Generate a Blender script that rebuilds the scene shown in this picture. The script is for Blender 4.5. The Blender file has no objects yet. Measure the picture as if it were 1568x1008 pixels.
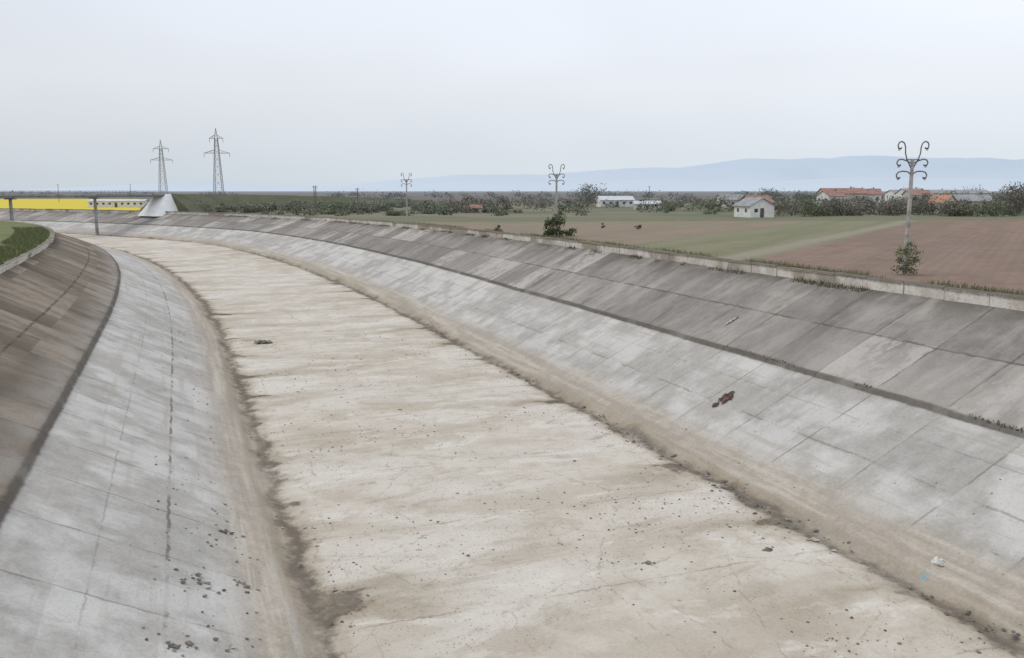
import bpy, math, random
import numpy as np
import bmesh
from mathutils import noise as mnoise, Vector
random.seed(7); rng=np.random.default_rng(11)
scene=bpy.context.scene
D2R=math.pi/180
CAMZ=14.0; GZ=8.26; HF=10.64; MID=18.5; MIDL=19.2; TOP=26.35

# ------------------------------------------------------------------ helpers
def link(o,parent=None):
    scene.collection.objects.link(o)
    if parent: o.parent=parent
    return o
def mesh_obj(name,verts,faces,mats,midx=None,parent=None,smooth=False,cols=None,uvs=None):
    me=bpy.data.meshes.new(name)
    v=verts.tolist() if hasattr(verts,'tolist') else verts
    f=faces.tolist() if hasattr(faces,'tolist') else faces
    me.from_pydata(v,[],f)
    if not isinstance(mats,(list,tuple)): mats=[mats]
    for m in mats: me.materials.append(m)
    if midx is not None: me.polygons.foreach_set('material_index',np.asarray(midx,dtype=np.int32))
    if smooth: me.polygons.foreach_set('use_smooth',np.ones(len(me.polygons),dtype=bool))
    if cols is not None:
        a=me.color_attributes.new('Col','FLOAT_COLOR','POINT')
        a.data.foreach_set('color',np.asarray(cols,dtype=np.float32).ravel())
    if uvs is not None:
        l=me.uv_layers.new(name='UVMap')
        li=np.zeros(len(me.loops),dtype=np.int32); me.loops.foreach_get('vertex_index',li)
        l.data.foreach_set('uv',np.asarray(uvs,dtype=np.float32)[li].ravel())
    me.update()
    return link(bpy.data.objects.new(name,me),parent)
def empty(name,loc=(0,0,0),rot=0):
    e=bpy.data.objects.new(name,None); e.location=loc; e.rotation_euler=(0,0,rot); e.empty_display_size=.5
    return link(e)

class NT:
    def __init__(s,name):
        s.mat=bpy.data.materials.new(name); s.mat.use_nodes=True
        s.t=s.mat.node_tree; s.n=s.t.nodes; s.l=s.t.links
        s.b=s.n['Principled BSDF']; s.b.inputs['Roughness'].default_value=.9
        s.b.inputs['Specular IOR Level'].default_value=.15
    def setin(s,inp,v):
        if isinstance(v,bpy.types.NodeSocket): s.l.new(v,inp)
        elif isinstance(v,(tuple,list)) and len(v)==3 and inp.type=='RGBA': inp.default_value=(*v,1)
        else: inp.default_value=v
    def m(s,op,a,b=0.0,c=None):
        n=s.n.new('ShaderNodeMath'); n.operation=op
        s.setin(n.inputs[0],a); s.setin(n.inputs[1],b)
        if c is not None: s.setin(n.inputs[2],c)
        return n.outputs[0]
    def ss(s,x,a,b,o0=0.0,o1=1.0,lin=False):
        n=s.n.new('ShaderNodeMapRange'); n.interpolation_type='LINEAR' if lin else 'SMOOTHSTEP'
        s.setin(n.inputs[0],x)
        if a<b: vals=(a,b,o0,o1)
        else: vals=(b,a,o1,o0)
        for i,v in enumerate(vals): n.inputs[i+1].default_value=v
        return n.outputs[0]
    def vec(s,x,y,z=0.0):
        n=s.n.new('ShaderNodeCombineXYZ'); s.setin(n.inputs[0],x); s.setin(n.inputs[1],y); s.setin(n.inputs[2],z); return n.outputs[0]
    def noise(s,v,scale=1.0,detail=3.0,rough=.55,dist=0.0):
        n=s.n.new('ShaderNodeTexNoise'); s.setin(n.inputs['Vector'],v); n.inputs['Scale'].default_value=scale
        n.inputs['Detail'].default_value=detail; n.inputs['Roughness'].default_value=rough; n.inputs['Distortion'].default_value=dist
        return n.outputs[0]
    def vor(s,v,scale,feat='F1'):
        n=s.n.new('ShaderNodeTexVoronoi'); n.feature=feat; s.setin(n.inputs['Vector'],v); n.inputs['Scale'].default_value=scale
        return n.outputs['Distance']
    def white(s,v):
        n=s.n.new('ShaderNodeTexWhiteNoise'); n.noise_dimensions='3D'; s.setin(n.inputs['Vector'],v); return n.outputs['Value']
    def mix(s,f,a,b,blend='MIX'):
        n=s.n.new('ShaderNodeMix'); n.data_type='RGBA'; n.blend_type=blend
        s.setin(n.inputs[0],f); s.setin(n.inputs[6],a); s.setin(n.inputs[7],b); return n.outputs[2]
    def gray(s,x):
        return s.vec(x,x,x)
    def bump(s,h,dist=.05,strength=1.0):
        n=s.n.new('ShaderNodeBump'); n.inputs['Distance'].default_value=dist; n.inputs['Strength'].default_value=strength
        s.l.new(h,n.inputs['Height']); s.l.new(n.outputs[0],s.b.inputs['Normal'])
    def color(s,c): s.setin(s.b.inputs['Base Color'],c)
    def pos(s):
        g=s.n.new('ShaderNodeNewGeometry'); return g.outputs['Position']
    def sep(s,v):
        n=s.n.new('ShaderNodeSeparateXYZ'); s.l.new(v,n.inputs[0]); return n.outputs
def simple(name,c,var=.25,scale=3.0,rough=.85,bump=0.0,metal=0.0):
    k=NT(name); p=k.pos(); n=k.noise(p,scale,3,.6)
    f=k.ss(n,.3,.7,1-var,1+var)
    k.color(k.mix(1.0,c,k.gray(f),'MULTIPLY')); k.b.inputs['Roughness'].default_value=rough; k.b.inputs['Metallic'].default_value=metal
    if bump: k.bump(n,bump)
    return k.mat

# ------------------------------------------------------------------ canal centre line
KS=[-300,72,110,150,190,230,270,330,600]; KH=[20.5,20.5,23.0,28.5,37,49,59,64,66]
ds=.5; Sarr=np.arange(0,1200,ds); Hh=np.interp(Sarr,KS,KH)*D2R
cx=14.7+np.concatenate([[0],np.cumsum(-np.sin(Hh[:-1])*ds)]); cy=np.concatenate([[0],np.cumsum(np.cos(Hh[:-1])*ds)])
def P(s,t):
    s=np.asarray(s,float); t=np.asarray(t,float)
    h=np.interp(s,KS,KH)*D2R
    s0=np.clip(s,0,Sarr[-1]); e=s-s0
    x=np.interp(s0,Sarr,cx)-np.sin(h)*e; y=np.interp(s0,Sarr,cy)+np.cos(h)*e
    return x+np.cos(h)*t, y+np.sin(h)*t
def Zp(t,s=0.0):
    t=np.asarray(t,float); a=np.abs(t); mid=np.where(t<0,MIDL,MID)
    z=np.where(a<HF,0,(a-HF)/2.0)+np.where(a>mid+.005,.14,0)
    zf=np.interp(s,[90,140,200,400],[0,.9,2.7,3.4])      # bed rises gently upstream
    return zf+z*(1-zf/7.995)
# ------------------------------------------------------------------ materials
def mat_canal():
    k=NT('canal_concrete')
    uvn=k.n.new('ShaderNodeUVMap'); uvn.uv_map='UVMap'
    S,T,_=k.sep(uvn.outputs[0])
    A=k.m('ABSOLUTE',T); ST=k.vec(S,T)
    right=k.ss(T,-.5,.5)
    nW=k.noise(ST,.35,4,.6); nW2=k.noise(ST,1.2,4,.68); nF=k.noise(ST,7,3,.75); nL=k.noise(ST,.085,2,.5)
    w=k.m('SUBTRACT',nW,.5); w2=k.m('SUBTRACT',nW2,.5)
    # ---- floor : pale silt over slabs, blotchy, faintly stained across
    base=k.mix(k.ss(nW,.38,.62),(.605,.55,.475),(.515,.455,.38))
    base=k.mix(k.ss(nL,.42,.62,0,.7),base,(.65,.605,.54))
    st=k.noise(k.vec(k.m('MULTIPLY',S,.20),k.m('MULTIPLY',T,.065)),1.0,4,.62,.7)
    base=k.mix(k.ss(st,.49,.64,0,.55),base,(.44,.375,.295))
    st2=k.noise(k.vec(k.m('MULTIPLY',S,.45),k.m('MULTIPLY',T,.20),3.3),1.0,4,.72,.9)
    base=k.mix(k.ss(st2,.53,.66,0,.5),base,(.40,.34,.265))
    base=k.mix(k.ss(st2,.45,.35,0,.6),base,(.70,.66,.60))
    sw=k.m('ADD',S,k.m('ADD',k.m('MULTIPLY',w,3.5),k.m('MULTIPLY',nL,9.0)))
    band=k.m('PINGPONG',sw,4.0)
    em=k.m('ADD',k.ss(A,2.0,10.0,.0,.9),k.m('MULTIPLY',w2,.9))
    bm_=k.m('MULTIPLY',k.ss(band,1.7,.15),k.m('MULTIPLY',k.m('MAXIMUM',em,0.0),k.ss(st,.40,.60)))
    base=k.mix(k.m('MINIMUM',bm_,.8),base,(.34,.28,.205))
    jf=k.m('MULTIPLY',k.ss(k.m('PINGPONG',k.m('ADD',S,k.m('MULTIPLY',w2,.7)),4.0),.07,.015),k.ss(nW,.40,.6,.1,.65))
    jt=k.m('MULTIPLY',k.ss(k.m('PINGPONG',k.m('ADD',T,k.m('MULTIPLY',w2,.7)),4.3),.05,.01),k.ss(nW2,.45,.6,0,.45))
    crk=k.vor(k.vec(k.m('ADD',S,k.m('MULTIPLY',w2,1.4)),k.m('ADD',T,k.m('MULTIPLY',w,1.6))),.19,'DISTANCE_TO_EDGE')
    crk=k.m('MULTIPLY',k.ss(crk,.010,.002),k.ss(nW2,.42,.58,0,.5))
    base=k.mix(k.m('MAXIMUM',k.m('MAXIMUM',jf,jt),crk),base,(.27,.225,.175))
    base=k.mix(k.ss(nF,.54,.70,0,.55),base,(.37,.32,.255))
    base=k.mix(k.ss(nW2,.55,.70,0,.55),base,(.42,.36,.285))
    gr=k.m('MULTIPLY',k.ss(k.vor(ST,5.0),.19,.09),k.ss(k.m('ADD',nL,k.m('MULTIPLY',w,.8)),.42,.56))
    base=k.mix(k.m('MULTIPLY',gr,.8),base,(.17,.15,.13))
    gr2=k.m('MULTIPLY',k.ss(k.vor(ST,2.1),.08,.045),k.ss(nW,.40,.56))
    base=k.mix(k.m('MULTIPLY',gr2,.85),base,(.14,.125,.11))
    # ---- shoulder of washed sediment
    sh=k.mix(k.ss(nW2,.35,.65),(.48,.42,.345),(.385,.335,.275))
    shl=k.noise(k.vec(k.m('MULTIPLY',S,.07),k.m('MULTIPLY',T,1.5)),1.0,3,.65)
    sh=k.mix(k.ss(shl,.44,.64,0,.7),sh,(.335,.295,.25))
    sh=k.mix(k.ss(shl,.48,.36,0,.7),sh,(.52,.485,.43))
    c=k.mix(k.ss(k.m('ADD',A,k.m('MULTIPLY',w,1.4)),10.2,10.6),base,sh)
    # ---- light lower slope
    lg=k.mix(k.ss(nW2,.3,.7),(.455,.432,.40),(.37,.35,.322))
    lg=k.mix(k.ss(k.m('ADD',nW,k.m('MULTIPLY',nL,.5)),.66,.86,0,.8),lg,(.585,.565,.535))
    dn=k.noise(k.vec(k.m('MULTIPLY',S,.7),k.m('MULTIPLY',A,.18),1.7),1.0,4,.72,.3)
    lg=k.mix(k.ss(dn,.50,.70,0,.5),lg,(.32,.297,.266))
    lg=k.mix(k.ss(shl,.52,.7,0,.6),lg,(.40,.36,.305))
    lg=k.mix(k.ss(nF,.56,.72,0,.45),lg,(.27,.25,.225))
    PS=4.4
    cell=k.vec(k.m('FLOOR',k.m('DIVIDE',S,PS)),k.m('FLOOR',k.m('DIVIDE',k.m('SUBTRACT',T,MID),4.0)))
    pr=k.white(cell)
    lg=k.mix(1.0,lg,k.gray(k.ss(pr,0,1,.94,1.05,True)),'MULTIPLY')
    wj=k.m('MULTIPLY',w2,.28)
    nJ=k.noise(ST,.45,2,.5)
    js=k.ss(k.m('PINGPONG',k.m('ADD',S,wj),PS/2),.08,.02)
    js=k.m('MULTIPLY',js,k.ss(nJ,.38,.62,.2,.95))
    lg=k.mix(k.m('MULTIPLY',js,.7),lg,(.19,.17,.145))
    At=k.m('ADD',A,wj)
    j1=k.ss(k.m('ABSOLUTE',k.m('SUBTRACT',At,14.7)),.085,.03)
    j1=k.m('MULTIPLY',j1,k.ss(T,-.5,.5,1.0,.55))
    j2=k.ss(k.m('ABSOLUTE',k.m('SUBTRACT',At,16.7)),.05,.01,0,.45)
    jl=k.m('MULTIPLY',k.m('MAXIMUM',j1,j2),k.ss(k.m('ADD',nJ,k.m('MULTIPLY',w2,.8)),.40,.58,.12,.85))
    lg=k.mix(jl,lg,(.16,.14,.115))
    c=k.mix(k.ss(k.m('ADD',A,k.m('ADD',k.m('MULTIPLY',w,1.2),k.m('MULTIPLY',shl,1.6))),12.6,14.4),c,lg)
    # ---- dark upper slope
    dk=k.mix(k.ss(nW2,.3,.7),(.335,.305,.275),(.245,.223,.20))
    up=k.noise(k.vec(k.m('MULTIPLY',S,.42),k.m('MULTIPLY',A,.12),8.1),1.0,4,.70,.3)
    dk=k.mix(k.ss(up,.46,.66,0,.8),dk,(.41,.38,.345))
    dk=k.mix(k.ss(up,.45,.33,0,.7),dk,(.15,.135,.122))
    blot=k.ss(k.m('ADD',nL,k.m('MULTIPLY',w,.6)),.42,.58)
    dk=k.mix(k.m('MULTIPLY',blot,.4),dk,(.195,.178,.162))
    dk=k.mix(k.m('MULTIPLY',k.ss(S,62,38,0,.45),k.ss(A,23.5,20.0)),dk,(.42,.39,.355))
    dk=k.mix(k.m('MULTIPLY',k.ss(A,24.0,26.3),k.ss(nW,.4,.6,.2,.8)),dk,(.14,.125,.108))
    dk=k.mix(1.0,dk,k.gray(k.ss(pr,0,1,.84,1.16,True)),'MULTIPLY')
    patch=k.m('MULTIPLY',k.ss(pr,.68,.72),k.ss(k.m('ADD',up,w2),.42,.58,0,.65))
    dk=k.mix(patch,dk,(.48,.45,.415))
    dk=k.mix(k.ss(nF,.56,.72,0,.4),dk,(.14,.125,.11))
    dk=k.mix(k.m('MULTIPLY',js,.85),dk,(.10,.088,.072))
    j3=k.ss(k.m('ABSOLUTE',k.m('SUBTRACT',At,22.4)),.11,.03,0,.8)
    dk=k.mix(k.m('MULTIPLY',j3,k.ss(nJ,.35,.6,.3,1.0)),dk,(.10,.088,.07))
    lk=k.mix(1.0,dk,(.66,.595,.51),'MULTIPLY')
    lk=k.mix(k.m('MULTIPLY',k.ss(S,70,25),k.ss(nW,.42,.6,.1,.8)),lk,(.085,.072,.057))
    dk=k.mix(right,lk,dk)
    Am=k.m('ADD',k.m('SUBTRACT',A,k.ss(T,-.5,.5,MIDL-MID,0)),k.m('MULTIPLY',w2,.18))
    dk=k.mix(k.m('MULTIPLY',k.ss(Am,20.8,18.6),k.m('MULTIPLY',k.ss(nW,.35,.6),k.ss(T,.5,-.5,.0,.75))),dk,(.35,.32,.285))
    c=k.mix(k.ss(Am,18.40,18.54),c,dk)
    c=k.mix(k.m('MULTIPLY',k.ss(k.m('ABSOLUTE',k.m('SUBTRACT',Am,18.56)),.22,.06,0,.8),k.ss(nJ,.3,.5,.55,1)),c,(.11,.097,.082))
    # ---- dark silt line at toe of slope, with short teeth along slab joints
    teeth=k.m('MULTIPLY',k.ss(band,.8,.0),k.ss(st,.42,.60,0,1.9))
    d0=k.m('ADD',k.m('SUBTRACT',A,10.15),k.m('ADD',k.m('MULTIPLY',w,2.0),k.m('MULTIPLY',w2,1.2)))
    dpos=k.m('MAXIMUM',d0,k.m('SUBTRACT',k.m('MULTIPLY',d0,-1.0),teeth))
    along=k.noise(k.vec(k.m('MULTIPLY',S,.13),k.m('MULTIPLY',T,.3),6.6),1.0,3,.5)
    c=k.mix(k.m('MULTIPLY',k.ss(dpos,1.3,.2),k.ss(along,.35,.6,.3,.7)),c,(.30,.24,.165))
    core=k.m('MULTIPLY',k.ss(dpos,.6,.05),k.ss(k.m('ADD',nW2,k.m('MULTIPLY',along,.6)),.55,.88,.35,.92))
    c=k.mix(core,c,(.145,.123,.098))
    c=k.mix(1.0,c,k.gray(k.ss(nF,.25,.75,.84,1.15,True)),'MULTIPLY')
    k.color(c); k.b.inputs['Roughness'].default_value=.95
    k.bump(k.m('ADD',k.m('MULTIPLY',nF,.6),nW2),.07,.8)
    return k.mat
M_canal=mat_canal()

def mat_ground():
    k=NT('ground_soil_and_grass'); p=k.pos(); X,Y,Z=k.sep(p)
    c31,s31=math.cos(31*D2R),math.sin(31*D2R)
    nA=k.noise(p,.03,3,.6); nB=k.noise(p,.25,4,.65); nC=k.noise(p,2.5,3,.75); wn=k.m('SUBTRACT',nB,.5)
    a=k.m('SUBTRACT',k.m('MULTIPLY',X,c31),k.m('MULTIPLY',Y,s31))
    b=k.m('ADD',k.m('MULTIPLY',X,s31),k.m('MULTIPLY',Y,c31))
    aw=k.m('ADD',a,k.m('MULTIPLY',wn,2.6))
    grass=k.mix(k.ss(nB,.35,.65),(.14,.15,.07),(.20,.195,.105))
    grass=k.mix(k.ss(nC,.5,.75,0,.5),grass,(.26,.23,.15))
    fur=k.m('PINGPONG',k.m('ADD',a,k.m('MULTIPLY',wn,.8)),.45)
    row=k.m('MULTIPLY',k.ss(fur,.05,.4),k.ss(nA,.35,.6,.2,1.0))
    nS=k.noise(k.vec(k.m('MULTIPLY',a,.35),k.m('MULTIPLY',b,.02)),1.0,4,.6)
    tan=k.mix(k.ss(nS,.4,.62),(.275,.21,.16),(.24,.20,.145))
    tan=k.mix(k.ss(k.m('ADD',nB,k.m('MULTIPLY',nA,.5)),.70,.9,0,.6),tan,(.20,.195,.125))
    brown=k.mix(k.ss(nB,.35,.65),(.26,.185,.143),(.215,.152,.118))
    brown=k.mix(k.ss(nS,.42,.66,0,.5),brown,(.30,.22,.172))
    brown=k.mix(k.m('MULTIPLY',row,.14),brown,(.13,.09,.068))
    brown=k.mix(k.ss(nC,.5,.70,0,.55),brown,(.17,.12,.092))
    brown=k.mix(k.ss(nA,.5,.7,0,.4),brown,(.21,.165,.135))
    g2=k.mix(k.ss(nS,.4,.6),(.19,.19,.115),(.225,.21,.135))
    g2=k.mix(k.ss(nB,.52,.7,0,.6),g2,(.27,.23,.165))
    c=k.mix(k.ss(aw,-38.9,-37.3),tan,g2)
    c=k.mix(k.m('MULTIPLY',k.ss(k.m('ABSOLUTE',k.m('ADD',aw,23.0)),2.0,.6),.6),c,(.32,.28,.225))
    c=k.mix(k.ss(aw,-21.7,-20.1),c,brown)
    Yw=k.m('ADD',Y,k.m('MULTIPLY',wn,8))
    Yl=k.m('SUBTRACT',Yw,k.m('MULTIPLY',X,.10))
    vil=k.mix(k.ss(nA,.4,.6),(.145,.155,.095),(.215,.195,.145))
    c=k.mix(k.ss(Yl,164,168),c,k.mix(k.ss(nB,.3,.7),(.19,.19,.12),(.155,.16,.095)))
    c=k.mix(k.ss(Yl,185,200),c,vil)
    far=k.noise(k.vec(k.m('MULTIPLY',X,.0012),k.m('MULTIPLY',Y,.006)),1.0,2,.5)
    fc=k.mix(k.ss(far,.50,.54),(.165,.138,.128),(.15,.16,.125))
    fc=k.mix(k.ss(far,.58,.62),fc,(.23,.20,.165))
    c=k.mix(k.ss(Y,420,470),c,fc)
    ll=k.m('ADD',X,k.m('MULTIPLY',Y,.418))
    ym=k.m('MULTIPLY',k.ss(ll,2,0),k.m('MULTIPLY',k.ss(Y,150,160),k.ss(Y,640,620)))
    c=k.mix(ym,c,k.mix(nC,(.69,.55,.06),(.56,.47,.07)))
    c=k.mix(k.ss(Y,450,5000,0,.8,True),c,(.29,.34,.39))  # distance haze painted into the ground colour, growing toward the horizon
    at=k.n.new('ShaderNodeAttribute'); at.attribute_name='Col'; lm,vm,_=k.sep(at.outputs['Color'])
    gg=k.mix(k.ss(nB,.35,.65),(.13,.155,.06),(.175,.185,.085))
    gg=k.mix(k.ss(nC,.5,.7,0,.6),gg,(.22,.20,.12))
    c=k.mix(lm,c,gg)
    c=k.mix(k.m('MULTIPLY',vm,.9),c,grass)
    k.color(c); k.b.inputs['Roughness'].default_value=1
    k.bump(k.m('ADD',nC,k.m('MULTIPLY',row,.3)),.12,.7)
    return k.mat
M_ground=mat_ground()

def mat_parapet():
    k=NT('weathered_parapet_concrete'); p=k.pos(); X,Y,Z=k.sep(p)
    n=k.noise(p,.7,4,.65); n2=k.noise(p,5,3,.7)
    c=k.mix(k.ss(n,.38,.6),(.68,.64,.58),(.53,.485,.42))
    c=k.mix(k.ss(n2,.52,.70,0,.55),c,(.28,.24,.19))
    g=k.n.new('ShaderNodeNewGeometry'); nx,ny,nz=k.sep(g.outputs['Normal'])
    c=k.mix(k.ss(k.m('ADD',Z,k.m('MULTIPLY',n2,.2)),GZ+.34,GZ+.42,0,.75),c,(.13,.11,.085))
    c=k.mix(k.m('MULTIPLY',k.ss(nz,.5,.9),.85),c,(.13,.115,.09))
    n3=k.noise(p,.16,3,.6)
    c=k.mix(k.ss(n3,.50,.60,0,.75),c,(.25,.21,.16))
    k.color(c); k.bump(n2,.05); return k.mat
M_parapet=mat_parapet()
M_conc=simple('pole_concrete',(.40,.375,.345),.25,2.5)
M_steel=simple('galvanised_steel',(.26,.27,.285),.2,2,.6)
M_rust=simple('weathered_steel',(.19,.175,.16),.3,6,.7)
M_cer=simple('ceramic_insulator',(.17,.14,.12),.2,4,.35)
M_white=simple('whitewashed_wall',(.72,.71,.68),.12,1.2)
M_wconc=simple('white_painted_concrete',(.85,.85,.83),.05,.5)
M_bconc=simple('bridge_concrete',(.29,.29,.285),.25,.6)
M_rtile=simple('red_roof_tile',(.32,.19,.16),.25,1.0)
M_otile=simple('orange_roof_tile',(.46,.25,.17),.2,1.5)
M_groof=simple('grey_roof_sheet',(.31,.315,.32),.2,1)
M_mroof=simple('pale_metal_roof',(.57,.59,.62),.15,1)
M_glass=simple('dark_window',(.07,.075,.08),.2,2,.2)
M_cream=simple('cream_wall',(.50,.46,.40),.15,1)
M_wood=simple('wooden_door',(.15,.11,.08),.2,3)
M_bark=simple('tree_bark',(.18,.155,.135),.3,3)
M_stone=simple('rubble_stone',(.19,.17,.15),.45,2)
M_slab=simple('broken_concrete',(.42,.40,.36),.3,5,.9,.02)
M_rag=simple('brown_rag_cloth',(.125,.078,.062),.55,6)
M_blue=simple('blue_plastic',(.24,.47,.57),.1,6,.5)
M_wp=simple('white_plastic',(.74,.74,.72),.1,6,.5)
def mat_attr(name,rough=.85):
    k=NT(name); at=k.n.new('ShaderNodeAttribute'); at.attribute_name='Col'
    k.color(at.outputs['Color']); k.b.inputs['Roughness'].default_value=rough
    return k.mat
M_leaf=mat_attr('foliage'); M_blade=mat_attr('grass_blades')

# ------------------------------------------------------------------ canal mesh
def svals():
    a=[-200,-150,-100,-60,-30,-15]
    a+=list(np.arange(-5,120,.5))+list(np.arange(120,420,2.0))
    x=420.0
    while x<9000: a.append(x); x*=1.12
    return np.array(a,float)
SV=svals()
def tp(mid): return list(np.arange(.9,9,.9))+list(np.arange(9,14,.25))+list(np.arange(14,mid-.25,.6))+[mid,mid+.012]+list(np.arange(mid+.5,26.2,.75))+[TOP]
tv=np.array(sorted([-t for t in tp(MIDL)]+[0.0]+tp(MID)))
SS,TT=np.meshgrid(SV,tv,indexing='ij')
X,Y=P(SS,TT); Z=Zp(TT,SS)
dz=np.zeros_like(Z)
for i in range(Z.shape[0]):
    if -6<SV[i]<260:
        for j in range(Z.shape[1]):
            s=SV[i]; t=tv[j]; a=abs(t)
            if a<14:
                v=mnoise.noise(Vector((s*.25,t*.25,0)))*.05+mnoise.noise(Vector((s*.9,t*.9,5)))*.03
                o=10.2-mnoise.noise(Vector((s*.2,t*.05,9)))*.7
                v+=-.10*math.exp(-((a-o)/.45)**2)+.13*math.exp(-((a-o-1.0)/.6)**2)*(1+mnoise.noise(Vector((s*.6,t*.5,2))))
                dz[i,j]=v
            elif a<18.4: dz[i,j]=mnoise.noise(Vector((s*.3,t*.3,1)))*.03
            else: dz[i,j]=mnoise.noise(Vector((s*.22,t*.5,3)))*.06
Z=Z+dz
nS,nT=Z.shape
V=np.stack([X,Y,Z],-1).reshape(-1,3); idx=np.arange(nS*nT).reshape(nS,nT)
F=np.stack([idx[:-1,:-1],idx[:-1,1:],idx[1:,1:],idx[1:,:-1]],-1).reshape(-1,4)
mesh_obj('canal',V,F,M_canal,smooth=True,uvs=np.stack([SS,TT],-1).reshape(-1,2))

# ------------------------------------------------------------------ ground sheets (one object)
gv=[];gf=[];gc=[]
def strip(t0,t1,c0,c1):
    base=len(gv)
    for s in SV:
        for t,c in ((t0,c0),(t1,c1)):
            x,y=P(s,t); gv.append((float(x),float(y),GZ)); gc.append((*c,1))
    n=len(SV)
    for i in range(n-1):
        a=base+2*i
        q=(a,a+1,a+3,a+2) if t1>t0 else (a+1,a,a+2,a+3)
        gf.append(q)
E=12000
strip(26.6,28.0,(0,1,0),(0,1,0)); strip(28.0,30.2,(0,1,0),(0,0,0))
strip(-26.6,-30.2,(1,0,0),(1,0,0))
base=len(gv); pts=[]
for s in SV: x,y=P(s,30.2); pts.append((float(x),float(y),GZ))
pts+=[(-E,pts[-1][1],GZ),(-E,E,GZ),(E,E,GZ),(E,-3000,GZ),(pts[0][0],-3000,GZ)]
gv+=pts; gc+=[(0,0,0,1)]*len(pts); gf.append(tuple(range(base,base+len(pts)))[::-1])
base=len(gv); pts=[]
for s in SV: x,y=P(s,-30.2); pts.append((float(x),float(y),GZ))
pts+=[(-E,pts[-1][1],GZ),(-E,-3000,GZ),(pts[0][0],-3000,GZ)]
gv+=pts; gc+=[(1,0,0,1)]*len(pts); gf.append(tuple(range(base,base+len(pts))))
g=mesh_obj('ground',gv,gf,M_ground,cols=gc)
bm=bmesh.new(); bm.from_mesh(g.data); bmesh.ops.triangulate(bm,faces=[f for f in bm.faces if len(f.verts)>4]); 
for f in bm.faces:
    f.normal_update()
    if f.normal.z<0: f.normal_flip()
bm.to_mesh(g.data); bm.free()

# ------------------------------------------------------------------ parapets
def parapet(name,sgn):
    v=[];f=[]
    s=-20.0
    while s<330:
        L=2.95; off=random.uniform(-.04,.04); hz=random.uniform(-.06,.04)
        prof=[(26.25,GZ-.62),(26.25,GZ+.30),(26.17,GZ+.30),(26.17,GZ+.43),(26.66,GZ+.43),(26.66,GZ-.3)]
        if sgn<0: prof=[(t,z-(.3 if z>GZ else 0)) for t,z in prof]
        b=len(v); n=4
        for i in range(n+1):
            ss=s+L*i/n
            for t,z in prof:
                x,y=P(ss,sgn*(t+off)); v.append((float(x),float(y),z+hz))
        m=len(prof)
        for i in range(n):
            for j in range(m-1):
                a=b+i*m+j; q=(a,a+m,a+m+1,a+1)
                f.append(q if sgn>0 else q[::-1])
        f.append(tuple(range(b,b+m))); f.append(tuple(range(b+n*m,b+n*m+m))[::-1])
        s+=3.0
    return mesh_obj(name,v,f,M_parapet)
parapet('canal_parapet',1); parapet('canal_parapet',-1)

# ------------------------------------------------------------------ strut helper
def strut(v,f,a,b,r0,r1=None,n=4):
    r1=r0 if r1 is None else r1
    a=np.array(a,float); b=np.array(b,float); d=b-a; L=np.linalg.norm(d); d/=max(L,1e-6)
    u=np.cross(d,(0,0,1.0)); 
    if np.linalg.norm(u)<.05: u=np.cross(d,(1.0,0,0))
    u/=np.linalg.norm(u); w=np.cross(d,u); k=len(v)
    for c,r in ((a,r0),(b,r1)):
        for i in range(n):
            an=2*math.pi*(i+.5)/n; q=c+u*math.cos(an)*r+w*math.sin(an)*r; v.append(tuple(q))
    for i in range(n):
        j=(i+1)%n; f.append((k+i,k+j,k+n+j,k+n+i))
    f.append(tuple(range(k,k+n))[::-1]); f.append(tuple(range(k+n,k+2*n)))
def poly(v,f,pts,r,n=6):
    for a,b in zip(pts[:-1],pts[1:]): strut(v,f,a,b,r,r,n)

# ------------------------------------------------------------------ curly-armed poles
def horn_pole(x,y,rot,h=9.1):
    e=empty('utility_pole',(x,y,GZ-.05),rot)
    H=h-1.25
    v=[];f=[]; strut(v,f,(0,0,-.3),(0,0,H),.19,.11,8); mesh_obj('post',v,f,M_conc,parent=e)
    v=[];f=[]
    ins=[];inf=[]
    for sx in (-1,1):
        up=[(0,0,H-.75),(sx*.12,0,H-.45),(sx*.38,0,H+.05),(sx*.50,0,H+.45),(sx*.52,0,H+.85),(sx*.60,0,H+1.12),(sx*.78,0,H+1.25),(sx*.96,0,H+1.17),(sx*1.03,0,H+.97),(sx*.98,0,H+.78),(sx*.84,0,H+.74),(sx*.77,0,H+.84)]
        poly(v,f,up,.045)
        lo=[(0,0,H-.25),(sx*.40,0,H-.05),(sx*.72,0,H+.06),(sx*.95,0,H+.0),(sx*1.04,0,H-.18),(sx*.97,0,H-.36),(sx*.82,0,H-.40),(sx*.76,0,H-.30)]
        poly(v,f,lo,.045)
        ll=[(0,0,H-1.0),(sx*.30,0,H-.78),(sx*.62,0,H-.75),(sx*.90,0,H-.82),(sx*1.02,0,H-1.0),(sx*.97,0,H-1.2),(sx*.82,0,H-1.26),(sx*.75,0,H-1.15)]
        poly(v,f,ll,.045)
        for (qx,qz) in ((1.0,.78),(.97,-.36),(.97,-1.2)):
            for m in range(3): strut(ins,inf,(sx*qx*.93,0,H+qz+.04-.07*m),(sx*qx*.93,0,H+qz+.0-.07*m),.085,.06,8)
    strut(v,f,(-.45,0,H+.02),(.45,0,H+.02),.035,.035,6)
    mesh_obj('curled_arms',v,f,M_rust,parent=e); mesh_obj('insulators',ins,inf,M_cer,parent=e)
    return e
horn_pole(27.3,61.5,-.05); horn_pole(5.7,115,.15); horn_pole(-20.2,172,.25)
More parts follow.
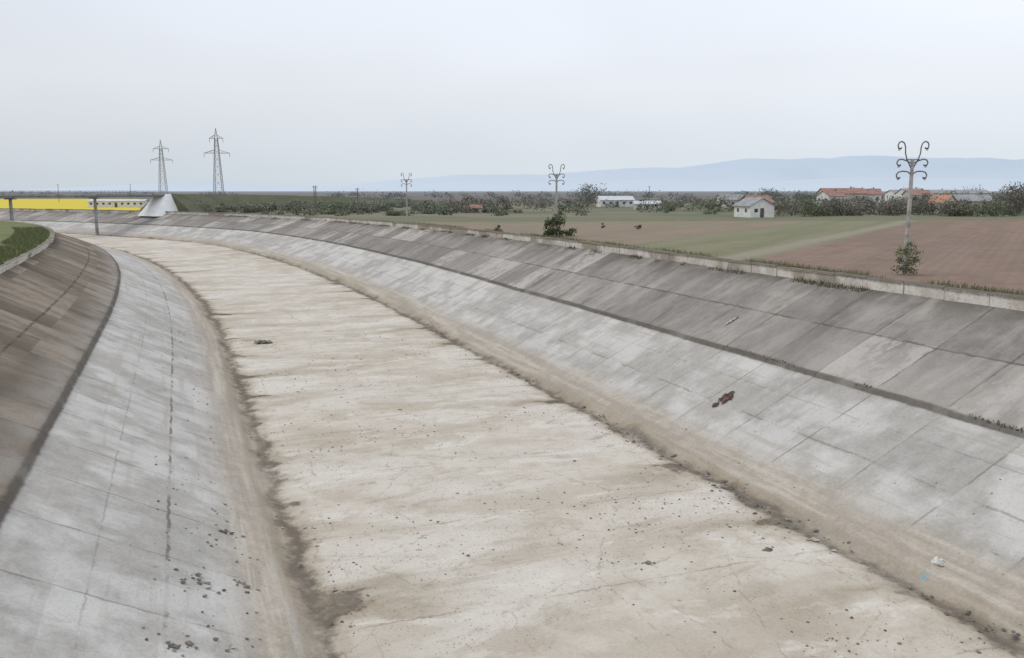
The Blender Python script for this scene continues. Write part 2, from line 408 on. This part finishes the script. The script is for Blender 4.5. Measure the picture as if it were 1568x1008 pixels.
def plain_pole(x,y,h):
    e=empty('wooden_pole',(x,y,GZ)); v=[];f=[]
    strut(v,f,(0,0,-.2),(0,0,h),.15,.10,8); mesh_obj('post',v,f,M_bark,parent=e)
    v=[];f=[]; strut(v,f,(-.5,0,h-.4),(.5,0,h-.4),.05,.05,4)
    for q in (-.4,0,.4): strut(v,f,(q,0,h-.35),(q,0,h-.15),.05,.04,6)
    mesh_obj('crossarm',v,f,M_bark,parent=e)
plain_pole(-36.5,212,6.4); plain_pole(-50.3,228,7.0); plain_pole(-49.9,228.3,7.0); plain_pole(-230,455,9); plain_pole(-190,447,9); plain_pole(52,340,7.5); plain_pole(250,480,9)

# ------------------------------------------------------------------ lattice pylons
def pylon(x,y,H,rot,arms,wb):
    e=empty('transmission_tower',(x,y,GZ),rot); v=[];f=[]
    n=9; zs=[H*.86*(1-(1-i/n)**1.25) for i in range(n+1)]
    def hw(z): return wb*(1-z/(H*.97))**.9*.5+.32
    cor=[(-1,-1),(1,-1),(1,1),(-1,1)]
    for i in range(n):
        a,b=zs[i],zs[i+1]; wa,wb_=hw(a),hw(b)
        for q in range(4):
            c0=cor[q]; c1=cor[(q+1)%4]
            strut(v,f,(c0[0]*wa,c0[1]*wa,a),(c0[0]*wb_,c0[1]*wb_,b),.10)
            strut(v,f,(c0[0]*wa,c0[1]*wa,a),(c1[0]*wb_,c1[1]*wb_,b),.05)
            strut(v,f,(c1[0]*wa,c1[1]*wa,a),(c0[0]*wb_,c0[1]*wb_,b),.05)
            strut(v,f,(c0[0]*wb_,c0[1]*wb_,b),(c1[0]*wb_,c1[1]*wb_,b),.05)
    zt=zs[-1]; wt=hw(zt)
    for c in cor: strut(v,f,(c[0]*wt,c[1]*wt,zt),(0,0,H),.08)
    mesh_obj('lattice_mast',v,f,M_steel,parent=e)
    v=[];f=[]; iv=[];jf=[]
    for z,L in arms:
        w=hw(min(z,zt))
        for sx in (-1,1):
            for sy in (-1,1):
                strut(v,f,(sx*w,sy*w,z),(sx*L,0,z),.12); strut(v,f,(sx*w,sy*w,z+1.2),(sx*L,0,z),.08)
            for k in (.33,.66):
                strut(v,f,(sx*(w+(L-w)*k),0,z),(sx*(w+(L-w)*k),0,z+1.2*(1-k)),.06)
            strut(iv,jf,(sx*L,0,z),(sx*L,0,z-1.6),.08,.08,6)
    mesh_obj('crossarms',v,f,M_steel,parent=e); mesh_obj('insulators',iv,jf,M_cer,parent=e)
    return e
pylon(-116,355,30,.1,[(20.3,4.9),(26.0,2.6)],3.2)
pylon(-169,435,30,.1,[(20.3,5.2),(25.6,3.6)],3.2)

# ------------------------------------------------------------------ boxes / houses
def box(v,f,x0,x1,y0,y1,z0,z1):
    k=len(v)
    for z in (z0,z1):
        for x,y in ((x0,y0),(x1,y0),(x1,y1),(x0,y1)): v.append((x,y,z))
    f+= [(k,k+3,k+2,k+1),(k+4,k+5,k+6,k+7),(k,k+1,k+5,k+4),(k+1,k+2,k+6,k+5),(k+2,k+3,k+7,k+6),(k+3,k,k+4,k+7)]
def house(name,x,y,w,d,h,rh,rot,wall,roof,nwin=3,ridge='x',chim=True):
    e=empty(name,(x,y,GZ),rot)
    W=w/2;D=d/2
    if ridge=='x':
        v=[(-W,-D,0),(W,-D,0),(W,D,0),(-W,D,0),(-W,-D,h),(W,-D,h),(W,D,h),(-W,D,h),(-W,0,h+rh),(W,0,h+rh)]
        f=[(0,1,5,4),(2,3,7,6),(1,2,6,9,5),(3,0,4,8,7),(0,3,2,1)]
    else:
        v=[(-W,-D,0),(W,-D,0),(W,D,0),(-W,D,0),(-W,-D,h),(W,-D,h),(W,D,h),(-W,D,h),(0,-D,h+rh),(0,D,h+rh)]
        f=[(0,1,5,8,4),(2,3,7,9,6),(1,2,6,5),(3,0,4,7),(0,3,2,1)]
    mesh_obj('walls',v,f,wall,parent=e)
    v=[];f=[]; o=.35; th=.14
    A,B=(W,D) if ridge=='x' else (D,W)
    def rp(a,b,z): return (a,b,z) if ridge=='x' else (b,a,z)
    sl=rh/B
    for sg in (-1,1):
        k=len(v)
        for a in (-A-o,A+o):
            v+= [rp(a,sg*(B+o),h-sl*o+.02),rp(a,0,h+rh+.02),rp(a,0,h+rh+th+.02),rp(a,sg*(B+o),h-sl*o+th+.02)]
        f+=[(k,k+1,k+2,k+3),(k+4,k+7,k+6,k+5),(k,k+4,k+5,k+1),(k+3,k+2,k+6,k+7),(k,k+3,k+7,k+4)]
    mesh_obj('roof',v,f,roof,parent=e)
    v=[];f=[]
    for i in range(nwin):
        xx=-W+w*(i+.5)/nwin
        if i==nwin//2 and nwin>1: continue
        box(v,f,xx-.4,xx+.4,-D-.03,-D+.05,h*.45,h*.76)
    for i in range(2):
        yy=-D+d*(i+.5)/2; box(v,f,-W-.03,-W+.05,yy-.4,yy+.4,h*.45,h*.76)
    mesh_obj('windows',v,f,M_glass,parent=e)
    v=[];f=[]; xx=0 if nwin>1 else W*.5
    box(v,f,xx-.45,xx+.45,-D-.035,-D+.05,.02,min(2.05,h*.8)); mesh_obj('door',v,f,M_wood,parent=e)
    if chim:
        v=[];f=[]; box(v,f,W*.4,W*.4+.5,-.25,.25,h+rh*.6,h+rh+.7); mesh_obj('chimney',v,f,roof,parent=e)
    return e
house('white_house',53,196,5.8,7,2.5,1.6,.25,M_white,M_groof,2,'y',False)
house('village_house',61,224,6,6,2.9,1.6,.3,M_cream,M_rtile)
house('long_red_roofed_house',133,362,17,9,4.6,2.0,.05,M_cream,M_rtile,6)
house('village_house',121,340,8,7,3.7,1.9,.4,M_white,M_rtile)
house('village_house',146,368,9,8,4.2,2.2,-.2,M_white,M_rtile)
house('village_house',111,231,3.6,6,2.8,1.7,.3,M_white,M_otile,2,'y')
house('village_house',128,250,9,7,2.9,1.6,-.1,M_cream,M_groof)
house('farm_shed',205,432,46,12,4.4,1.6,.02,M_white,M_groof,9,'x',False)
house('farm_shed',255,425,30,12,4.6,1.9,-.1,M_cream,M_groof,6,'x',False)
house('village_house',178,400,10,9,4.2,2.4,.2,M_white,M_groof)
house('village_house',168,372,9,8,4.0,1.9,.0,M_cream,M_rtile)
house('farm_shed',37,322,12,9,2.4,1.3,.08,M_white,M_mroof,5,'x',False)
house('farm_shed',43,285,8,5,1.6,.8,-.1,M_white,M_mroof,3,'x',False)
house('village_house',73,300,8,6,2.7,1.8,.1,M_white,M_groof)
house('village_house',-9.5,235,2.6,3.2,1.3,.7,.2,M_cream,M_rtile,2)
house('white_warehouse',-137,312,19,5,2.1,.5,.05,M_white,M_mroof,9,'x',False)

# ------------------------------------------------------------------ bridge
bs=np.arange(180,320,.5); qx,qy=P(bs,27.0); sb=float(bs[np.argmax(qx/qy<-.398)]); hb=float(np.interp(sb,KS,KH))*D2R
bx,by=[float(q) for q in P(sb,27)]
e=empty('road_bridge',(bx,by,0),math.atan2(math.sin(hb),math.cos(hb)))
v=[];f=[]; box(v,f,-62,1.5,-2.6,2.6,12.75,13.2); box(v,f,-62,1.5,-2.1,-1.5,12.35,12.75); box(v,f,-62,1.5,1.5,2.1,12.35,12.75)
mesh_obj('deck',v,f,M_bconc,parent=e)
v=[];f=[]
for px in (-16.8,-37.5):
    strut(v,f,(px,0,-.4),(px,0,11.95),.42,.36,12)
    box(v,f,px-.35,px+.35,-2.3,2.3,11.95,12.35)
mesh_obj('piers',v,f,M_bconc,parent=e)
v=[];f=[]
for sy in (-2.5,2.5):
    for i in range(32): box(v,f,-61.5+i*2,-61.44+i*2,sy-.03,sy+.03,13.2,14.0)
    for z in (13.55,13.95): box(v,f,-61.5,1.4,sy-.07,sy-.04,z,z+.05)
mesh_obj('railing',v,f,M_steel,parent=e)
v=[(-4.5,-6.5,GZ-.9),(3.2,-6.5,GZ-.9),(3.2,-3.0,13.1),(1.7,-3.0,13.1),(-4.0,2.2,GZ-.9),(2.6,2.2,GZ-.9),(2.6,1.9,13.1),(1.7,1.9,13.1)]
f=[(0,1,2,3),(4,7,6,5),(0,3,7,4),(1,5,6,2),(3,2,6,7)]
mesh_obj('abutment',v,f,M_wconc,parent=e)
M_emb=NT('embankment_grass'); k=M_emb; p=k.pos(); n=k.noise(p,.25,4,.65); n2=k.noise(p,1.5,3,.7)
k.color(k.mix(k.ss(n2,.4,.7,0,.7),k.mix(k.ss(n,.35,.65),(.10,.11,.065),(.135,.145,.09)),(.14,.12,.09))); k.bump(n2,.3); M_emb=k.mat
rc,rs=math.cos(hb),math.sin(hb)
path=[(bx+rc*3.0,by+rs*3.0,13.1),(bx+rc*14,by+rs*14,13.0),(-74,280,12.6),(-54,318,11.6),(-34,350,10.2),(-10,385,8.0)]
v=[];f=[]; off=[(-13,None),(-3.2,0),(3.2,0),(12,None)]
for i,(x,y,z) in enumerate(path):
    a=path[max(i-1,0)]; b=path[min(i+1,len(path)-1)]; dx,dy=b[0]-a[0],b[1]-a[1]; L=math.hypot(dx,dy); nx,ny=dy/L,-dx/L
    for o,q in off:
        v.append((x+nx*o,y+ny*o,z if q==0 else GZ-.3))
for i in range(len(path)-1):
    for j in range(3): a=i*4+j; f.append((a,a+4,a+5,a+1)[::-1])
f.append((0,1,2,3))
mesh_obj('road_embankment',v,f,M_emb)

# ------------------------------------------------------------------ vegetation
class Veg:
    def __init__(s): s.lv=[];s.lc=[];s.bv=[];s.bf=[]
    def leaves(s,c,n,size,col):
        u=rng.normal(size=(n,3)); u/=np.linalg.norm(u,axis=1)[:,None]
        w=rng.normal(size=(n,3)); w=np.cross(u,w); w/=np.linalg.norm(w,axis=1)[:,None]
        sz=size*rng.uniform(.5,1.2,(n,1))
        q=np.stack([c-u*sz,c+w*sz*.6,c+u*sz,c-w*sz*.6],1)
        s.lv.append(q.reshape(-1,3)); s.lc.append(np.repeat(np.concatenate([col,np.ones((n,1))],1),4,axis=0))
    def tree(s,x,y,h,wd,col,n=500,leaf=.3,z=GZ,trunk=.28,bare=0,clumps=14):
        hz=min(.55,max(0,(y-120)/550)); col=np.array(col)*(1-hz)*1.15+np.array((.27,.295,.31))*hz  # aerial haze blended into the leaf colour by distance
        base=np.array([x,y,z]); tz=h*trunk
        lean=rng.normal(size=2)*.05*h
        top=base+np.array([lean[0],lean[1],h*.72])
        strut(s.bv,s.bf,base-(0,0,.2),base+(top-base)*.5,.035*h*.6,.02*h*.6,5); strut(s.bv,s.bf,base+(top-base)*.5,top,.02*h*.6,.008*h,5)
        cc=[]
        for i in range(clumps):
            an=rng.uniform(0,2*math.pi); zz=rng.uniform(0,1); r=wd*.5*math.sqrt(rng.uniform(.1,1))*math.sin(math.pi*(.18+.72*zz))**.8
            cc.append((x+lean[0]*zz+r*math.cos(an),y+lean[1]*zz+r*math.sin(an),z+tz+(h-tz)*(.05+.87*zz)))
        for c in cc:
            f0=rng.uniform(.2,.6); st=base+(top-base)*f0
            strut(s.bv,s.bf,st,c,.008*h,.003*h,3)
            for q in range(1 + 5*bare):
                strut(s.bv,s.bf,c,np.array(c)+rng.normal(size=3)*wd*.12+(0,0,wd*.04),.012+.003*h,.01,3)
        n=int(n*(1-.45*bare)); per=max(1,n//clumps)
        for c in cc:
            r=wd*.12*rng.uniform(.7,1.4)
            g=np.clip(rng.normal(size=(per,3)),-1.7,1.7)
            pp=np.array(c)+g*np.array([r,r,r*.7])
            pp[:,2]=np.maximum(pp[:,2],z+.1)
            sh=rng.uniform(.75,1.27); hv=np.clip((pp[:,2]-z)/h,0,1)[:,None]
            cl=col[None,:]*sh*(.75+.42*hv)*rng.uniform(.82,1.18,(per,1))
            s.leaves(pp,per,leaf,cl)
    def build(s,name):
        lv=np.concatenate(s.lv); lc=np.concatenate(s.lc); nb=len(s.bv)
        bv=np.array(s.bv).reshape(-1,3) if nb else np.zeros((0,3))
        V=np.concatenate([bv,lv]); nl=len(lv)//4
        lf=(np.arange(nl*4).reshape(-1,4)+nb).tolist()
        F=[tuple(q) for q in s.bf]+lf
        mi=[0]*len(s.bf)+[1]*nl
        C=np.concatenate([np.tile([[.1,.08,.06,1]],(nb,1)),lc])
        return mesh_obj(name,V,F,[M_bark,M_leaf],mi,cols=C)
GREENS=[(.115,.135,.07),(.14,.16,.08),(.095,.11,.06),(.17,.185,.10),(.12,.13,.08)]
BROWNS=[(.16,.135,.105),(.18,.155,.12),(.135,.12,.095)]
def pick(pb=.3): return random.choice(BROWNS) if random.random()<pb else random.choice(GREENS)
def wedge(n,k0,k1,d0,d1):
    for _ in range(n):
        d=random.uniform(d0,d1); yield random.uniform(k0,k1)*d,d
vg=Veg()
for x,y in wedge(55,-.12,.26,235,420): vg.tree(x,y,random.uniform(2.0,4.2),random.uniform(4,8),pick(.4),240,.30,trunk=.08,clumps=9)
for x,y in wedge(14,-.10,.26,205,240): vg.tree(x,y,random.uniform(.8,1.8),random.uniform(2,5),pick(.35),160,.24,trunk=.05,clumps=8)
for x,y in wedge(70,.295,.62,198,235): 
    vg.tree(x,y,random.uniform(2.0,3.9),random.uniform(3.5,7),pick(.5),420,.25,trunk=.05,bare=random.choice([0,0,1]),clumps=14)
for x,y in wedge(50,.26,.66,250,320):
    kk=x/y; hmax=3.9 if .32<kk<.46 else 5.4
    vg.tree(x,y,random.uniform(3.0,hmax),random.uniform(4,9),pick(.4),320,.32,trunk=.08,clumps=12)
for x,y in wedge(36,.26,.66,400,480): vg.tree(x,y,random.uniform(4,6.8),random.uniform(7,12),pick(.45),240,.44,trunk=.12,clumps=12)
vg.build('village_trees')
sc=Veg()
for x,y in wedge(100,-.37,-.13,230,290):
    sc.tree(x,y,random.uniform(1.2,2.6),random.uniform(3,6.5),pick(.2),230,.28,trunk=.04,clumps=9)
for x,y in wedge(45,-.18,.0,225,330): sc.tree(x,y,random.uniform(1.4,2.6),random.uniform(3,7),pick(.3),190,.30,trunk=.05,clumps=9)
for x,y in wedge(24,-.28,-.02,205,225): sc.tree(x,y,random.uniform(.7,1.3),random.uniform(2,4),pick(.2),140,.22,trunk=.02,clumps=7)
sc.build('scrub')
fr=Veg()
for x,y in wedge(90,-.2,.66,520,1100): fr.tree(x,y,random.uniform(2.0,4.0),random.uniform(10,22),(.11,.12,.095),90,.8,trunk=.05,clumps=9)
for x,y in wedge(40,-.62,-.3,640,1100): fr.tree(x,y,random.uniform(2.0,3.8),random.uniform(10,22),(.11,.12,.095),80,.8,trunk=.05,clumps=9)
fr.build('distant_tree_line')
def one(name,x,y,h,w,col,n,leaf,**k):
    t=Veg(); t.tree(x,y,h,w,col,n,leaf,**k); return t.build(name)
one('deciduous_tree',27.5,335,7.4,11,(.12,.11,.08),900,.34,clumps=24)
one('deciduous_tree',120,212,5.9,8,(.13,.115,.09),1200,.24,bare=1,clumps=30)
one('deciduous_tree',126,222,6.9,9,(.12,.115,.08),1500,.25,clumps=30)
one('deciduous_tree',79,240,4.6,5.5,(.14,.16,.08),700,.26,clumps=18)
one('deciduous_tree',104,225,4.9,5,(.16,.135,.10),900,.22,bare=1,clumps=22)
one('bush',5.3,112.5,2.7,2.7,(.075,.092,.045),1500,.15,trunk=.02,clumps=24)
one('bush',7.6,113.5,1.0,1.5,(.09,.10,.05),400,.12,trunk=.02,clumps=8)
one('bush',27.0,61.0,2.3,1.7,(.10,.125,.055),1000,.08,trunk=.02,clumps=18)
one('bush',-2,128,.8,1.2,(.09,.10,.05),250,.12,trunk=.02,clumps=8)
one('bush',19,134,.8,1.0,(.08,.07,.05),250,.10,trunk=.02,clumps=8)
one('bush',14,137,.9,.6,(.08,.07,.05),220,.09,trunk=.02,clumps=6)

# ------------------------------------------------------------------ grass blades
def blades(name,n,fs,hgt,cols):
    pts=fs(n); n=len(pts)
    an=rng.uniform(0,2*math.pi,n); w=.02+.025*rng.random(n); h=hgt*rng.uniform(.4,1.3,n)
    lean=rng.normal(size=(n,2))*.35*h[:,None]
    a=pts+np.stack([np.cos(an)*w,np.sin(an)*w,np.zeros(n)],1); b=pts-np.stack([np.cos(an)*w,np.sin(an)*w,np.zeros(n)],1)
    c=pts+np.stack([lean[:,0],lean[:,1],h],1)
    V=np.stack([a,b,c],1).reshape(-1,3); F=np.arange(3*n).reshape(-1,3)
    ci=np.array(cols)[rng.integers(0,len(cols),n)]*rng.uniform(.7,1.3,(n,1))
    C=np.repeat(np.concatenate([ci,np.ones((n,1))],1),3,axis=0)
    return mesh_obj(name,V,F,M_blade,cols=C)
def patchy(n,t0,t1,z,s0=20,s1=230,th=.0,fq=.12,sg=1):
    s=s0+(s1-s0)*rng.random(n)**1.5; t=rng.uniform(t0,t1,n)
    keep=np.array([mnoise.noise(Vector((a*fq,b*.3,7.7)))>th for a,b in zip(s,t)])
    s=s[keep];t=t[keep]; x,y=P(s,t*sg); zz=np.full(len(s),z) if not callable(z) else z(t*sg,s)
    return np.stack([x,y,zz],1)
GC=[(.16,.17,.085),(.20,.195,.11),(.26,.23,.15),(.13,.15,.07)]
blades('verge_grass',26000,lambda n:patchy(n,26.8,29.6,GZ,th=-.1),.42,GC)
blades('parapet_weeds',6000,lambda n:patchy(n,25.8,26.2,Zp,th=.18,fq=.35),.26,[(.10,.115,.06),(.13,.135,.07),(.17,.15,.09)])
blades('bank_grass',16000,lambda n:patchy(n,26.8,31,GZ,s0=60,s1=170,th=-.4,sg=-1),.3,[(.12,.145,.06),(.15,.17,.075),(.18,.18,.10)])
blades('joint_weeds',1500,lambda n:patchy(n,18.5,18.75,Zp,s0=20,s1=90,th=.25,fq=.4,sg=1),.10,[(.10,.10,.06),(.13,.12,.08)])

# ------------------------------------------------------------------ rubble
def stones(name,items,mat):
    f=[]
    base=[(1,0,0),(-1,0,0),(0,1,0),(0,-1,0),(0,0,1),(0,0,-1)]
    fc=[(0,2,4),(2,1,4),(1,3,4),(3,0,4),(2,0,5),(1,2,5),(3,1,5),(0,3,5)]
    bm=bmesh.new(); vv=[bm.verts.new(q) for q in base]; [bm.faces.new([vv[i] for i in q]) for q in fc]
    bmesh.ops.subdivide_edges(bm,edges=bm.edges[:],cuts=1,use_grid_fill=True); bm.verts.ensure_lookup_table(); bm.verts.index_update()
    B=np.array([q.co[:] for q in bm.verts]); B/=np.linalg.norm(B,axis=1)[:,None]**.7; Fb=[[q.index for q in g.verts] for g in bm.faces]; bm.free()
    allv=[]
    for s,t,r in items:
        x,y=P(s,t); z=float(Zp(t,s))
        q=B*(1+rng.normal(size=(len(B),1))*.16)*np.array([r*rng.uniform(.7,1.6),r*rng.uniform(.7,1.3),r*rng.uniform(.25,.7)])
        an=rng.uniform(0,6.28); R=np.array([[math.cos(an),-math.sin(an),0],[math.sin(an),math.cos(an),0],[0,0,1]])
        q=q@R.T+np.array([float(x),float(y),z+r*.12]); k=len(allv)*len(B)
        allv.append(q); f+=[[i+k for i in g] for g in Fb]
    return mesh_obj(name,np.concatenate(allv),f,mat)
it=[]
def dens(s,t): return mnoise.noise(Vector((s*.12,t*.12,4)))>random.uniform(-.25,.35)
def add(n,ts,r0,r1,s0=18,s1=95):
    c=0
    while c<n:
        s=s0+(s1-s0)*random.random()**1.7; t=ts()
        if dens(s,t): it.append((s,t,r0+(r1-r0)*random.random()**2.5)); c+=1
add(500,lambda:random.uniform(-15.5,-9.0),.015,.09)
add(900,lambda:random.gauss(10.3,.7),.015,.10)
add(2600,lambda:random.uniform(-9.5,9.5),.014,.065)
add(400,lambda:random.uniform(11,17),.012,.04)
for c in ((33.8,-13.9),(34.5,-12.3),(39.5,-12.7),(31,-11.5),(29,-14.5),(28.6,-12)):
    for _ in range(9): it.append((c[0]+random.gauss(0,.25),c[1]+random.gauss(0,.35),random.uniform(.03,.15)))
for c in ((32.7,7.3,.2),(33.3,2.3,.17),(60,-1,.12),(45,10.4,.16),(46,5,.1)): it.append(c)
stones('rubble',it,M_stone)
stones('concrete_fragments',[(32.9,9.7,.18),(30,-13,.15),(28.4,11.7,.2),(48,11.2,.14),(27.3,13,.1)]+[(random.uniform(22,90),random.uniform(-16,14),random.uniform(.03,.08)) for _ in range(110)],M_slab)
def crumple(name,s,t,w,l,mat,h=.15,seed=0,n=22):
    v=[];f=[]
    for i in range(n+1):
        for j in range(n+1):
            a=(i/n-.5);b=(j/n-.5); rad=1+.45*mnoise.noise(Vector((math.atan2(b,a)*1.3,seed,.5)))
            ss=s+a*l*rad; tt=t+b*w*rad; x,y=P(ss,tt)
            z=float(Zp(tt,ss))+.04+h*max(0,.35+mnoise.noise(Vector((a*6,b*6,seed))))*max(0,1-2*max(abs(a),abs(b)))**.4+.02*mnoise.noise(Vector((a*20,b*20,seed)))
            v.append((float(x),float(y),z))
    for i in range(n):
        for j in range(n):
            a=(i+.5)/n-.5;b=(j+.5)/n-.5
            if math.hypot(a,b)>.42+.16*mnoise.noise(Vector((a*5,b*5,seed+3))): continue
            k=i*(n+1)+j; f.append((k,k+1,k+n+2,k+n+1))
    return mesh_obj(name,v,f,mat,smooth=True)
crumple('brown_rag',47.3,15.1,1.15,1.0,M_rag,.24,2)
crumple('brown_rag',47.3,14.4,.5,.5,M_rag,.12,5)
crumple('blue_plastic_bag',28.3,10.9,.5,.36,M_blue,.14,3)
crumple('white_plastic_bag',28.6,11.6,.5,.4,M_wp,.16,4)
crumple('dark_mud_slab',89.4,-6.8,2.0,1.3,M_stone,.35,6)
crumple('fallen_slab',55.5,20.9,1.4,.3,M_slab,.12,7)

# ------------------------------------------------------------------ mountains
kx=NT('hazy_mountain_forest'); p=kx.pos(); Xm,Ym,Zm=kx.sep(p); n=kx.noise(p,.0012,4,.6)
kx.color(kx.mix(kx.ss(Zm,20,380,0,1,True),kx.mix(kx.ss(n,.35,.65,0,.35),(.57,.63,.69),(.54,.605,.67)),kx.mix(kx.ss(n,.35,.65,0,.5),(.50,.575,.66),(.465,.54,.63)))); kx.b.inputs['Roughness'].default_value=1  # blue haze is mixed into the base colours, palest at the foot
M_mt=kx.mat
def ridge(name,y0,pts,depth,amp,seed):
    xs=np.linspace(pts[0][0],pts[-1][0],220); hs=np.interp(xs,[q[0] for q in pts],[q[1] for q in pts])
    v=[];f=[];m=10
    for i,x in enumerate(xs):
        hh=hs[i]*(1+amp*mnoise.noise(Vector((x*.0012,seed,0)))+amp*.5*mnoise.noise(Vector((x*.004,seed,3))))
        for j in range(m+1):
            q=j/m; pr=math.sin(q*math.pi/2)**1.2
            v.append((x,y0+depth*q+mnoise.noise(Vector((x*.002,q*3,seed)))*80,GZ-2+max(hh,0)*pr*(1+.08*mnoise.noise(Vector((x*.003,q*4,seed+1)))*(1-q))))
    for i in range(219):
        for j in range(m): a=i*(m+1)+j; f.append((a,a+m+1,a+m+2,a+1))
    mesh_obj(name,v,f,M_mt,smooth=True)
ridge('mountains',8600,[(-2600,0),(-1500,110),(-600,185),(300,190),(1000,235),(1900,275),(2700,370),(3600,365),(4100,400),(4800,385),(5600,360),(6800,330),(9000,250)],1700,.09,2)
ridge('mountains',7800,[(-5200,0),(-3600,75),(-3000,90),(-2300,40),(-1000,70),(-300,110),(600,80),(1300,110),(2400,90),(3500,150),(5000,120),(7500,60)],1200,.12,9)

# ------------------------------------------------------------------ world, sun, camera
w=bpy.data.worlds.new('World'); scene.world=w; w.use_nodes=True; t=w.node_tree; N=t.nodes; L=t.links
SUN_EL=52*D2R; SUN_AZ=-75*D2R
bg=N['Background']; bg.inputs[1].default_value=.1
sky=N.new('ShaderNodeTexSky'); sky.sky_type='NISHITA'; sky.sun_disc=False; sky.sun_elevation=SUN_EL; sky.sun_rotation=SUN_AZ; sky.dust_density=3
tc=N.new('ShaderNodeTexCoord'); sp=N.new('ShaderNodeSeparateXYZ'); L.new(tc.outputs['Generated'],sp.inputs[0])
mp=N.new('ShaderNodeMapping'); mp.inputs['Scale'].default_value=(1.2,1.2,3.5); L.new(tc.outputs['Generated'],mp.inputs[0])
nz=N.new('ShaderNodeTexNoise'); nz.inputs['Scale'].default_value=1.4; nz.inputs['Detail'].default_value=3; nz.inputs['Roughness'].default_value=.45; L.new(mp.outputs[0],nz.inputs[0])
r=N.new('ShaderNodeValToRGB'); L.new(sp.outputs[2],r.inputs[0])
cr=r.color_ramp; cr.elements[0].position=0.0; cr.elements[0].color=(.67,.74,.81,1); cr.elements[1].position=.22; cr.elements[1].color=(.80,.85,.93,1)
e2=cr.elements.new(.05); e2.color=(.71,.76,.82,1)
e3=cr.elements.new(.11); e3.color=(.775,.805,.86,1)
r2=N.new('ShaderNodeMapRange'); r2.inputs[1].default_value=.3; r2.inputs[2].default_value=.7; r2.inputs[3].default_value=9.8; r2.inputs[4].default_value=11.5; L.new(nz.outputs[0],r2.inputs[0])
gx=N.new('ShaderNodeMapRange'); gx.inputs[1].default_value=-.6; gx.inputs[2].default_value=.5; gx.inputs[3].default_value=.90; gx.inputs[4].default_value=1.06; L.new(sp.outputs[0],gx.inputs[0])
mm=N.new('ShaderNodeMath'); mm.operation='MULTIPLY'; L.new(r2.outputs[0],mm.inputs[0]); L.new(gx.outputs[0],mm.inputs[1])
sc_=N.new('ShaderNodeVectorMath'); sc_.operation='SCALE'; L.new(r.outputs[0],sc_.inputs[0]); L.new(mm.outputs[0],sc_.inputs['Scale'])
mx=N.new('ShaderNodeMix'); mx.data_type='RGBA'; mx.inputs[0].default_value=.92; L.new(sky.outputs[0],mx.inputs[6]); L.new(sc_.outputs[0],mx.inputs[7]); L.new(mx.outputs[2],bg.inputs[0])
sl=bpy.data.lights.new('sun','SUN'); sl.energy=1.0; sl.angle=16*D2R; sl.color=(1,.96,.90)
so=link(bpy.data.objects.new('sun',sl))
d=Vector((math.sin(SUN_AZ)*math.cos(SUN_EL),math.cos(SUN_AZ)*math.cos(SUN_EL),math.sin(SUN_EL)))
so.rotation_euler=d.to_track_quat('Z','Y').to_euler()
cam=bpy.data.cameras.new('camera'); cam.lens=31.18; cam.sensor_width=36; cam.clip_end=30000; cam.clip_start=.1
co=link(bpy.data.objects.new('camera',cam)); co.location=(0,0,CAMZ); co.rotation_euler=((90-8.87)*D2R,0,0); scene.camera=co
scene.view_settings.view_transform='Standard'; scene.view_settings.look='None'; scene.view_settings.exposure=0
